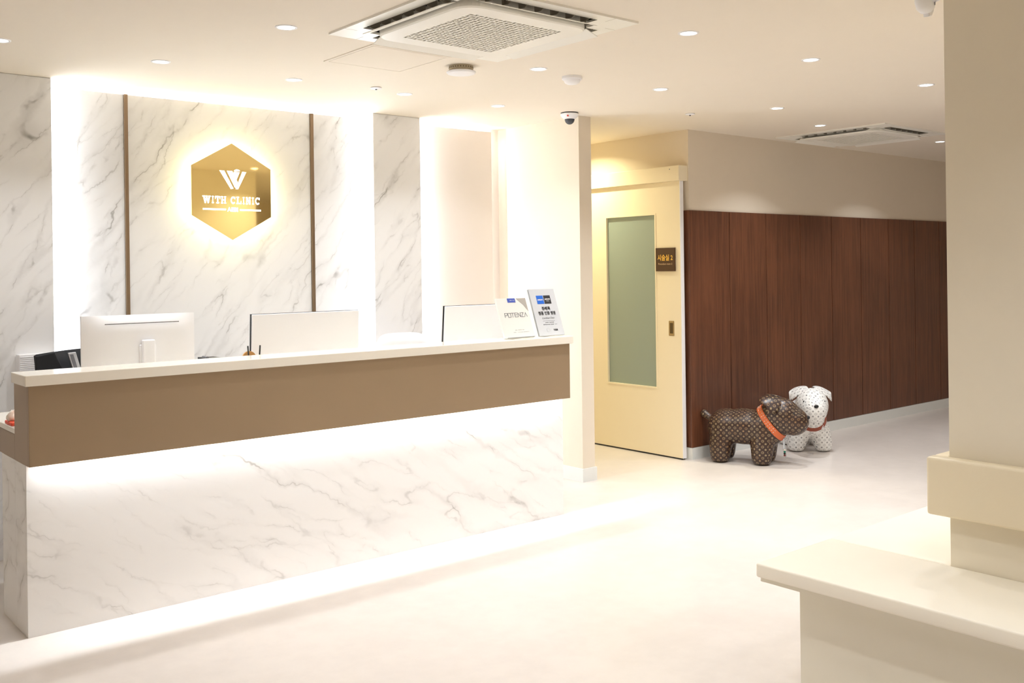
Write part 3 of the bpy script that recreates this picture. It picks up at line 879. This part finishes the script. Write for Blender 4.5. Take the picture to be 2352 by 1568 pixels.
# round vent (disc valve)
x, y = 3.017, 3.996
t = thing('ceiling_disc_vent', 'round white disc vent hanging just below the ceiling, under the large air conditioner', 'vent', (x, y, ZC))
obj('collar', lathe([(.062, 0), (.062, -.022), (.058, -.026), (0, -.026)], 36, (x, y, ZC)), plain('vent_collar', srgb(176, 164, 140), .6), t, 'auto')
bm = new_bm()
for k in range(28):
    a = 2*PI*k/28
    add_prism(bm, [(.0655, -.006), (.0675, -.006), (.0675, -.018), (.0655, -.018)], 'Y', -.0025, .0025)
    new = bm.verts[-8:] if False else None
bm.free()
bm = new_bm()
for k in range(28):
    a = 2*PI*k/28; c_, s_ = math.cos(a), math.sin(a)
    vs = add_box(bm, .060, .0626, -.0022, .0022, -.014, -.007)
    for v_ in vs:
        X, Y = v_.co.x, v_.co.y; v_.co.x = x+X*c_-Y*s_; v_.co.y = y+X*s_+Y*c_; v_.co.z += ZC
sl = obj('slots', bm, plain('vent_slot', srgb(92, 80, 62), .7), t); sl['kind'] = 'stuff'
obj('disc', lathe([(0, -.026), (.066, -.026), (.0745, -.029), (.0755, -.033), (.070, -.039), (.03, -.045), (0, -.046)], 40, (x, y, ZC)), M_WHITE, t, 'auto')

# smoke detector
x, y = 3.666, 3.857
t = thing('smoke_detector', 'stepped white round smoke detector between two downlights', 'smoke detector', (x, y, ZC))
obj('base', lathe([(.055, 0), (.056, -.014), (.052, -.018), (0, -.018)], 36, (x, y, ZC)), M_WHITE, t, 'auto')
obj('sensor_cap', lathe([(.046, -.018), (.044, -.026), (.038, -.036), (.028, -.041), (0, -.042)], 36, (x, y, ZC)), M_WHITE, t, True)

# sprinkler caps
for (x, y, lab) in ((2.976, 4.745, 'small white sprinkler cap left of the downlights over the desk'), (5.197, 4.310, 'tiny white sprinkler cap on the ceiling above the ivory door')):
    t = thing('sprinkler_cap', lab, 'sprinkler', (x, y, ZC))
    obj('plate', lathe([(.030, 0), (.034, -.004), (.030, -.007), (.010, -.009), (0, -.009)], 28, (x, y, ZC)), M_WHITE, t, 'auto')
    obj('nozzle', lathe([(.0055, -.009), (.006, -.014), (.003, -.016), (0, -.016)], 14, (x, y, ZC)), M_GREY, t, 'auto')

# dome camera
x, y = 4.497, 4.760
t = thing('dome_camera', 'white dome security camera with smoked glass, on the ceiling at the pillar', 'security camera', (x, y, ZC))
obj('gasket', lathe([(.058, 0), (.060, -.004), (.058, -.007), (0, -.007)], 36, (x, y, ZC)), M_BLACK, t, 'auto')
obj('housing', lathe([(.060, -.007), (.061, -.014), (.052, -.030), (.040, -.041), (.035, -.043), (0, -.043)], 36, (x, y, ZC)), M_WHITE, t, 'auto')
bm = new_bm(); add_lathe(bm, [(.034*math.cos(a), -.043-.036*math.sin(a)) for a in [k*PI/2/8 for k in range(9)]], 28, (x, y, ZC)); obj('dome', bm, M_DOME, t, True)
bm = new_bm()
n = 10
for k in range(n):
    a0 = PI*1.10; a1 = a0+.5
    th0, th1 = k*PI/2/n, (k+1)*PI/2/n
    r_ = .0352
    P = lambda th, a: (x+r_*math.cos(th)*math.cos(a), y+r_*math.cos(th)*math.sin(a), ZC-.043-.0372*math.sin(th))
    for s in (0, 2.0):
        bm.faces.new([bm.verts.new(P(*q)) for q in ((th0, a0+s), (th0, a1+s), (th1, a1+s), (th1, a0+s))])
bm.free()
bm = new_bm(); add_ball(bm, (x-.012, y-.010, ZC-.054), .013, 14, 10); obj('lens_ball', bm, M_BLACK, t, True)
dirx, diry = -F_.x, -F_.y
bm = new_bm(); bx, by = x+dirx*.0515-.014*R_.x, y+diry*.0515-.014*R_.y
add_box(bm, bx-.005, bx+.005, by-.005, by+.005, ZC-.031, ZC-.021); obj('badge', bm, plain('red_badge', srgb(200, 70, 60), .5), t, label='small red badge')

# wall camera on the far face of the column
x, y = 3.375, 1.72
t = thing('bracket_camera', 'white bracket camera cut by the top edge, left of the beige column', 'security camera', (x, y, 2.383))
obj('wall_plate', box(x-.035, x+.035, YC+.0005, YC+.014, 2.363, 2.433, .004, 2), M_WHITE, t, True)
bm = new_bm(); add_tube(bm, [(x, YC+.012, 2.403), (x, YC+.05, 2.408), (x, y-.02, 2.393)], [.016, .014, .018], 12); obj('arm', bm, M_WHITE, t, True)
bm = new_bm(); add_lathe(bm, [(0, .062), (.024, .058), (.034, .040), (.036, .0), (.030, -.026), (.016, -.040), (0, -.043)], 24, (x, y, 2.388)); obj('housing', bm, M_WHITE, t, True)
bm = new_bm(); add_prism(bm, [(x+.010, 2.418), (x+.040, 2.433), (x+.040, 2.358), (x+.026, 2.339), (x+.006, 2.335), (x+.004, 2.363)], 'Y', y-.012, y+.012, .004); obj('side_bracket', bm, M_WHITE, t)
obj('slot', (lambda bm: (add_box(bm, x-.004, x-.001, y-.0375, y-.035, 2.368, 2.418), bm)[-1])(new_bm()), M_GREY, t)

# ================================================================== BENCH ROUND THE COLUMN
PS = .4516
bx0 = XC-PS; by1 = YC+PS
bench = thing('column_bench', 'cream leather bench wrapped round the beige column', 'bench', (XC-.1, YC+.1, 0))
obj('seat_cushion', box(bx0, XC-.002, YC-CW-.3, by1, .402, .450, .008, 3), M_LEATHER, bench, True, label='long cream leather seat cushion on the near side')
obj('seat_cushion', box(XC+.002, XC+CX+.25, YC+.002, by1, .402, .450, .008, 3), M_LEATHER, bench, True, label='cream leather seat cushion on the far side')
bm = new_bm()
add_box(bm, bx0+.012, XC-.002, YC-CW-.29, by1-.012, .388, .401)
add_box(bm, XC-.001, XC+CX+.24, YC+.002, by1-.012, .388, .401)
obj('seat_board', bm, M_BENCH, bench)
bm = new_bm()
add_prism(bm, [(bx0+.103, YC-CW-.25), (bx0+.103, by1-.103), (XC+CX+.2, by1-.103), (XC+CX+.2, by1-.125), (bx0+.125, by1-.125), (bx0+.125, YC-CW-.25)], 'Z', 0, .387)
obj('base', bm, M_BENCH, bench)
pb = .0543
obj('back_cushion', box(XC-pb, XC-.001, YC-CW-.02, YC+pb, .620, .8124, .010, 3), M_LEATHER_B, bench, True, label='cream leather back pad on the near face')
obj('back_cushion', box(XC, XC+CX+.02, YC+.001, YC+pb, .620, .8124, .010, 3), M_LEATHER_B, bench, True, label='cream leather back pad on the far face')

# ================================================================== DOG STOOLS
def print_leather(name, base, motif, motif2, rough, pitch=.041, thin=1.0):
    b = NT(name)
    uv = b.t.nodes.new('ShaderNodeUVMap').outputs[0]
    sp = b.t.nodes.new('ShaderNodeSeparateXYZ'); b.put(sp.inputs[0], uv)
    u = b.m_('MULTIPLY', sp.outputs[0], 1/pitch); v_ = b.m_('MULTIPLY', sp.outputs[1], 1/pitch)
    def cell(off):
        cu = b.m_('SUBTRACT', b.m_('FRACT', b.m_('ADD', u, off)), .5); cv = b.m_('SUBTRACT', b.m_('FRACT', b.m_('ADD', v_, off)), .5)
        r = b.m_('SQRT', b.m_('ADD', b.m_('MULTIPLY', cu, cu), b.m_('MULTIPLY', cv, cv)))
        return cu, cv, r, b.m_('ARCTAN2', cu, cv)
    # ring with three dots
    cu, cv, r, th = cell(0.0)
    ring = b.m_('LESS_THAN', b.m_('ABSOLUTE', b.m_('SUBTRACT', r, .205)), .034*thin)
    pet = b.m_('LESS_THAN', b.m_('ABSOLUTE', b.m_('SUBTRACT', r, .095)), b.m_('MULTIPLY', .052*thin, b.m_('MAXIMUM', b.m_('COSINE', b.m_('ADD', b.m_('MULTIPLY', th, 3), .9)), 0)))
    # five point star with a hole
    cu, cv, r, th = cell(0.5)
    al = PI/5; R, rin = .185+.05*thin, .086+.03*thin
    tt = b.m_('ABSOLUTE', b.m_('SUBTRACT', b.m_('FLOORED_MODULO', b.m_('ADD', th, al), 2*al), al))
    inv = b.m_('DIVIDE', b.m_('ADD', b.m_('MULTIPLY', 1/R, b.m_('SINE', b.m_('SUBTRACT', al, tt))), b.m_('MULTIPLY', 1/rin, b.m_('SINE', tt))), math.sin(al))
    star = b.m_('MULTIPLY', b.m_('LESS_THAN', b.m_('MULTIPLY', r, inv), 1), b.m_('GREATER_THAN', r, .026))
    f = b.m_('MINIMUM', b.m_('ADD', b.m_('ADD', ring, pet), star), 1)
    o = b.obj(); n = b.noise(o, 14, 2, .5)
    mot = b.mix(b.step(n, .45, .62), motif, motif2)
    b.set(Base_Color=b.mix(f, base, mot), Roughness=rough)
    b.bump(b.noise(o, 220, 3, .6), .10, .002)
    MATS[name] = b.m
    return b.m
M_DOG_B = print_leather('brown_print_leather', srgb(56, 38, 32), srgb(158, 140, 108), srgb(150, 118, 82), .34, thin=.85)
M_DOG_W = print_leather('white_print_leather', srgb(242, 242, 240), srgb(112, 112, 116), srgb(160, 158, 154), .40, thin=.65)

def dog_uv(me, head=None):
    uvl = me.uv_layers.new(name='UVMap')
    for p in me.polygons:
        n = p.normal
        front = abs(n.x) > .72; under = n.z < -.72
        top = (not front)
        for li in p.loop_indices:
            x, y, z = me.vertices[me.loops[li].vertex_index].co
            if under: uv = (x, y)
            elif front: uv = (y*(1 if n.x > 0 else -1), z)
            else:
                z0, rad = (.29, .135) if x < .36 else (.355, .125)
                s = 1 if n.y >= 0 else -1
                v_ = z if z < z0 else z0 + rad*math.atan2(z-z0, max(abs(y), 1e-4))
                uv = (x*(-s) + (.5 if s > 0 else 0), v_)
            uvl.data[li].uv = uv

def blob(parts, name, mat, parent, voxel=.011, smooth=18):
    """one continuous surface grown round overlapping ellipsoids"""
    bm = new_bm()
    for kind, a in parts:
        if kind == 'ball':
            c, r, rot = a
            m = Matrix.Translation(c) @ Matrix.Rotation(rot, 4, 'Y') @ Matrix.Diagonal((r[0], r[1], r[2], 1))
            bmesh.ops.create_uvsphere(bm, u_segments=28, v_segments=18, radius=1, matrix=m)
        else:
            add_tube(bm, a[0], a[1], 24)
    me = bpy.data.meshes.new(name); bm.to_mesh(me); bm.free()
    t = bpy.data.objects.new(name + '_tmp', me); C.objects.link(t)
    md = t.modifiers.new('r', 'REMESH'); md.mode = 'VOXEL'; md.voxel_size = voxel
    ms = t.modifiers.new('s', 'SMOOTH'); ms.factor = .5; ms.iterations = smooth
    dg = bpy.context.evaluated_depsgraph_get()
    out = bpy.data.meshes.new_from_object(t.evaluated_get(dg))
    bpy.data.objects.remove(t); bpy.data.meshes.remove(me)
    out.name = name
    out.materials.clear(); out.materials.append(mat)
    out.polygons.foreach_set('use_smooth', [True]*len(out.polygons))
    dog_uv(out)
    o = bpy.data.objects.new(name, out); C.objects.link(o); o.parent = parent
    return o

def make_dog(loc, rotz, scale, label, mat, collar_mat, head_yaw, studs, nose_mat, splay, lift=0.0):
    t = thing('dog_stool', label, 'dog stool', loc, rotz)
    t.scale = (scale,)*3
    HR = Matrix.Translation((.40, 0, .33+lift)) @ Matrix.Rotation(head_yaw, 4, 'Z') @ Matrix.Rotation(-lift*3, 4, 'Y') @ Matrix.Translation((-.40, 0, -.33))
    H = lambda p: tuple(HR @ Vector(p))
    parts = [
        ('ball', ((.095, 0, .256), (.148, .136, .134), 0)),
        ('ball', ((.225, 0, .262), (.21, .132, .134), 0)),
        ('ball', ((.355, 0, .258), (.136, .136, .138), 0)),
        ('ball', ((.420, 0, .250), (.105, .120, .118), 0)),
        ('ball', (H((.405, 0, .310)), (.118, .118, .124), 0)),
        ('ball', (H((.492, 0, .354)), (.150, .130, .138), .15)),
        ('ball', (H((.576, 0, .322)), (.120, .106, .108), .2)),
    ]
    for s in (-1, 1):
        for x in (.060, .368):
            parts.append(('tube', ([(x+.012, s*.046, .31), (x+.010, s*(.056+splay*.2), .22), (x+.002, s*(.070+splay*.6), .13), (x, s*(.079+splay), .05), (x, s*(.082+splay), .004)], [.060, .084, .087, .076, .064])))
    obj_b = blob(parts, 'body', mat, t)
    # flat soles
    for v_ in obj_b.data.vertices:
        if v_.co.z < .006: v_.co.z = max(v_.co.z, .001)
    # tail
    blob([('tube', ([(.01, 0, .300), (-.040, 0, .318), (-.072, .004, .338)], [.028, .026, .026])), ('ball', ((-.078, .006, .342), (.030, .028, .030), 0))], 'tail', mat, t, .006, 5)
    # ears: folded triangular flaps hinged on top of the head
    for s in (-1, 1):
        bm = new_bm(); rows = []
        n, m = 8, 8
        for j in range(m+1):
            v__ = j/m; row = []
            half = .080*(1-.12*v__)*(1 if v__ < .55 else math.sqrt(max(0, 1-((v__-.55)/.452)**2)))
            for i in range(n+1):
                uu = i/n*2-1
                out_ = .022 + .146*v__
                dz = .010*math.sin(v__*PI) - .066*v__**1.5
                p = (.455 - .030*v__ + uu*half, s*out_, .497 + dz - .018*uu*uu - .038*uu*(.35+.65*v__))
                row.append(bm.verts.new(H(p)))
            rows.append(row)
        for a, b_ in zip(rows, rows[1:]):
            for i in range(n): bm.faces.new((a[i], a[i+1], b_[i+1], b_[i]))
        bmesh.ops.remove_doubles(bm, verts=bm.verts, dist=.0005)
        e = obj('ear', bm, mat, t, True, local=True)
        dog_uv(e.data)
        sm = e.modifiers.new('thickness', 'SOLIDIFY'); sm.thickness = .009; sm.offset = 0
        ss = e.modifiers.new('round', 'SUBSURF'); ss.levels = 1; ss.render_levels = 1
    # eyes and nose
    for s in (-1, 1):
        bm = new_bm(); add_ball(bm, H((.600, s*.078, .384)), (.010, .009, .011), 12, 8); obj('eye', bm, M_BLACK, t, True, local=True)
    bm = new_bm(); add_ball(bm, H((.688, 0, .352)), (.013, .018, .014), 14, 10); obj('nose', bm, nose_mat, t, True, local=True)
    # collar band, tilted round the neck
    CM = Matrix.Translation((.428, 0, .305)) @ Matrix.Rotation(math.radians(-38), 4, 'Y')
    tree = BVHTree.FromPolygons([v_.co for v_ in obj_b.data.vertices], [tuple(p.vertices) for p in obj_b.data.polygons])
    N = 44; w2 = .021 if studs else .012
    def reach(a, xx):
        o = CM @ Vector((xx, 0, 0)); d = (CM.to_3x3() @ Vector((0, math.sin(a), math.cos(a)))).normalized()
        hit = tree.ray_cast(o, d)
        return hit[3] if hit[0] is not None else .13
    angs = [2*PI*k/N for k in range(N)]
    def ringr(xx):
        r = [min(.150, reach(a, xx)) for a in angs]
        for _ in range(8): r = [(r[k-1]+2*r[k]+r[(k+1) % N])/4 for k in range(N)]
        return r
    rA, rB = ringr(w2), ringr(-w2)
    bm = new_bm(); rin = []
    for k, a in enumerate(angs):
        row = [(w2, rA[k]+.007), (-w2, rB[k]+.007), (-w2, rB[k]-.006), (w2, rA[k]-.006)]
        rin.append([bm.verts.new(CM @ Vector((xx, rr*math.sin(a), rr*math.cos(a)))) for xx, rr in row])
    for k in range(N):
        a, b_ = rin[k], rin[(k+1) % N]
        for i in range(4): bm.faces.new((a[i], a[(i+1) % 4], b_[(i+1) % 4], b_[i]))
    co = obj('collar', bm, collar_mat, t, 'auto', local=True)
    if studs:
        bm = new_bm()
        for k in range(16):
            for q, xx in ((0, .009), (0, -.009)):
                a = -PI*.66 + (k+q)*.155
                i = int(round(a/(2*PI)*N)) % N
                rr = ((rA[i]+rB[i])/2 + (rA[i]-rB[i])/2*xx/w2) + .0075
                add_ball(bm, CM @ Vector((xx, rr*math.sin(a), rr*math.cos(a))), .0036, 8, 6)
        st = obj('studs', bm, plain('stud_silver', srgb(240, 236, 228), .2, .6), co, True, local=True)
        st['kind'] = 'stuff'
        # charm hanging from the front of the collar: two straps and a beaded pendant
        top = CM @ Vector((0, -.02, -(rA[N//2]+rB[N//2])/2-.010))
        c0 = top
        bm = new_bm(); add_box(bm, c0.x-.004, c0.x+.004, c0.y-.012, c0.y+.012, c0.z-.07, c0.z+.004, .001, 1)
        ch = obj('charm', bm, plain('charm_white', srgb(214, 220, 226), .4), co, local=True, label='pale charm hanging from the collar')
        for dx, ln in ((-.016, .135), (.012, .150)):
            bm = new_bm(); add_tube(bm, [(c0.x+.008, c0.y+dx*.3, c0.z-.05), (c0.x+.012, c0.y+dx*.8, c0.z-.10), (c0.x+.010, c0.y+dx, c0.z-ln)], .0026, 6)
            obj('strap', bm, plain('strap_grey', srgb(200, 200, 200), .4), co, True, local=True)
        for q, colr in enumerate((srgb(232, 224, 208), srgb(20, 120, 100), srgb(40, 26, 24), srgb(120, 50, 44))):
            bm = new_bm(); add_ball(bm, (c0.x+.006, c0.y-.014, c0.z-.078-q*.013), (.0085, .0085, .0075), 10, 8)
            obj('bead', bm, plain('bead_%d' % q, colr, .3), co, True, local=True)
    else:
        i = N//2-4
        p = CM @ Vector((0, (rA[i]+.009)*math.sin(angs[i]), (rA[i]+.009)*math.cos(angs[i])))
        bm = new_bm(); add_box(bm, p.x-.003, p.x+.003, p.y-.012, p.y+.012, p.z-.016, p.z+.016, .002, 1)
        obj('buckle', bm, M_SILVER, co, local=True)
    return t
brown = make_dog((5.905, 4.700, 0), math.radians(-66), 1.0, 'brown leather dog shaped stool printed with stars and rings, orange studded collar', M_DOG_B, M_ORANGE, 0, True, M_BLACK, .0)
white = make_dog((6.945, 4.655, 0), math.radians(-134), .96, 'white leather dog shaped stool printed with grey stars, behind the brown one', M_DOG_W, M_REDLEATHER, math.radians(-3), False, M_BLACK, .030, .030)
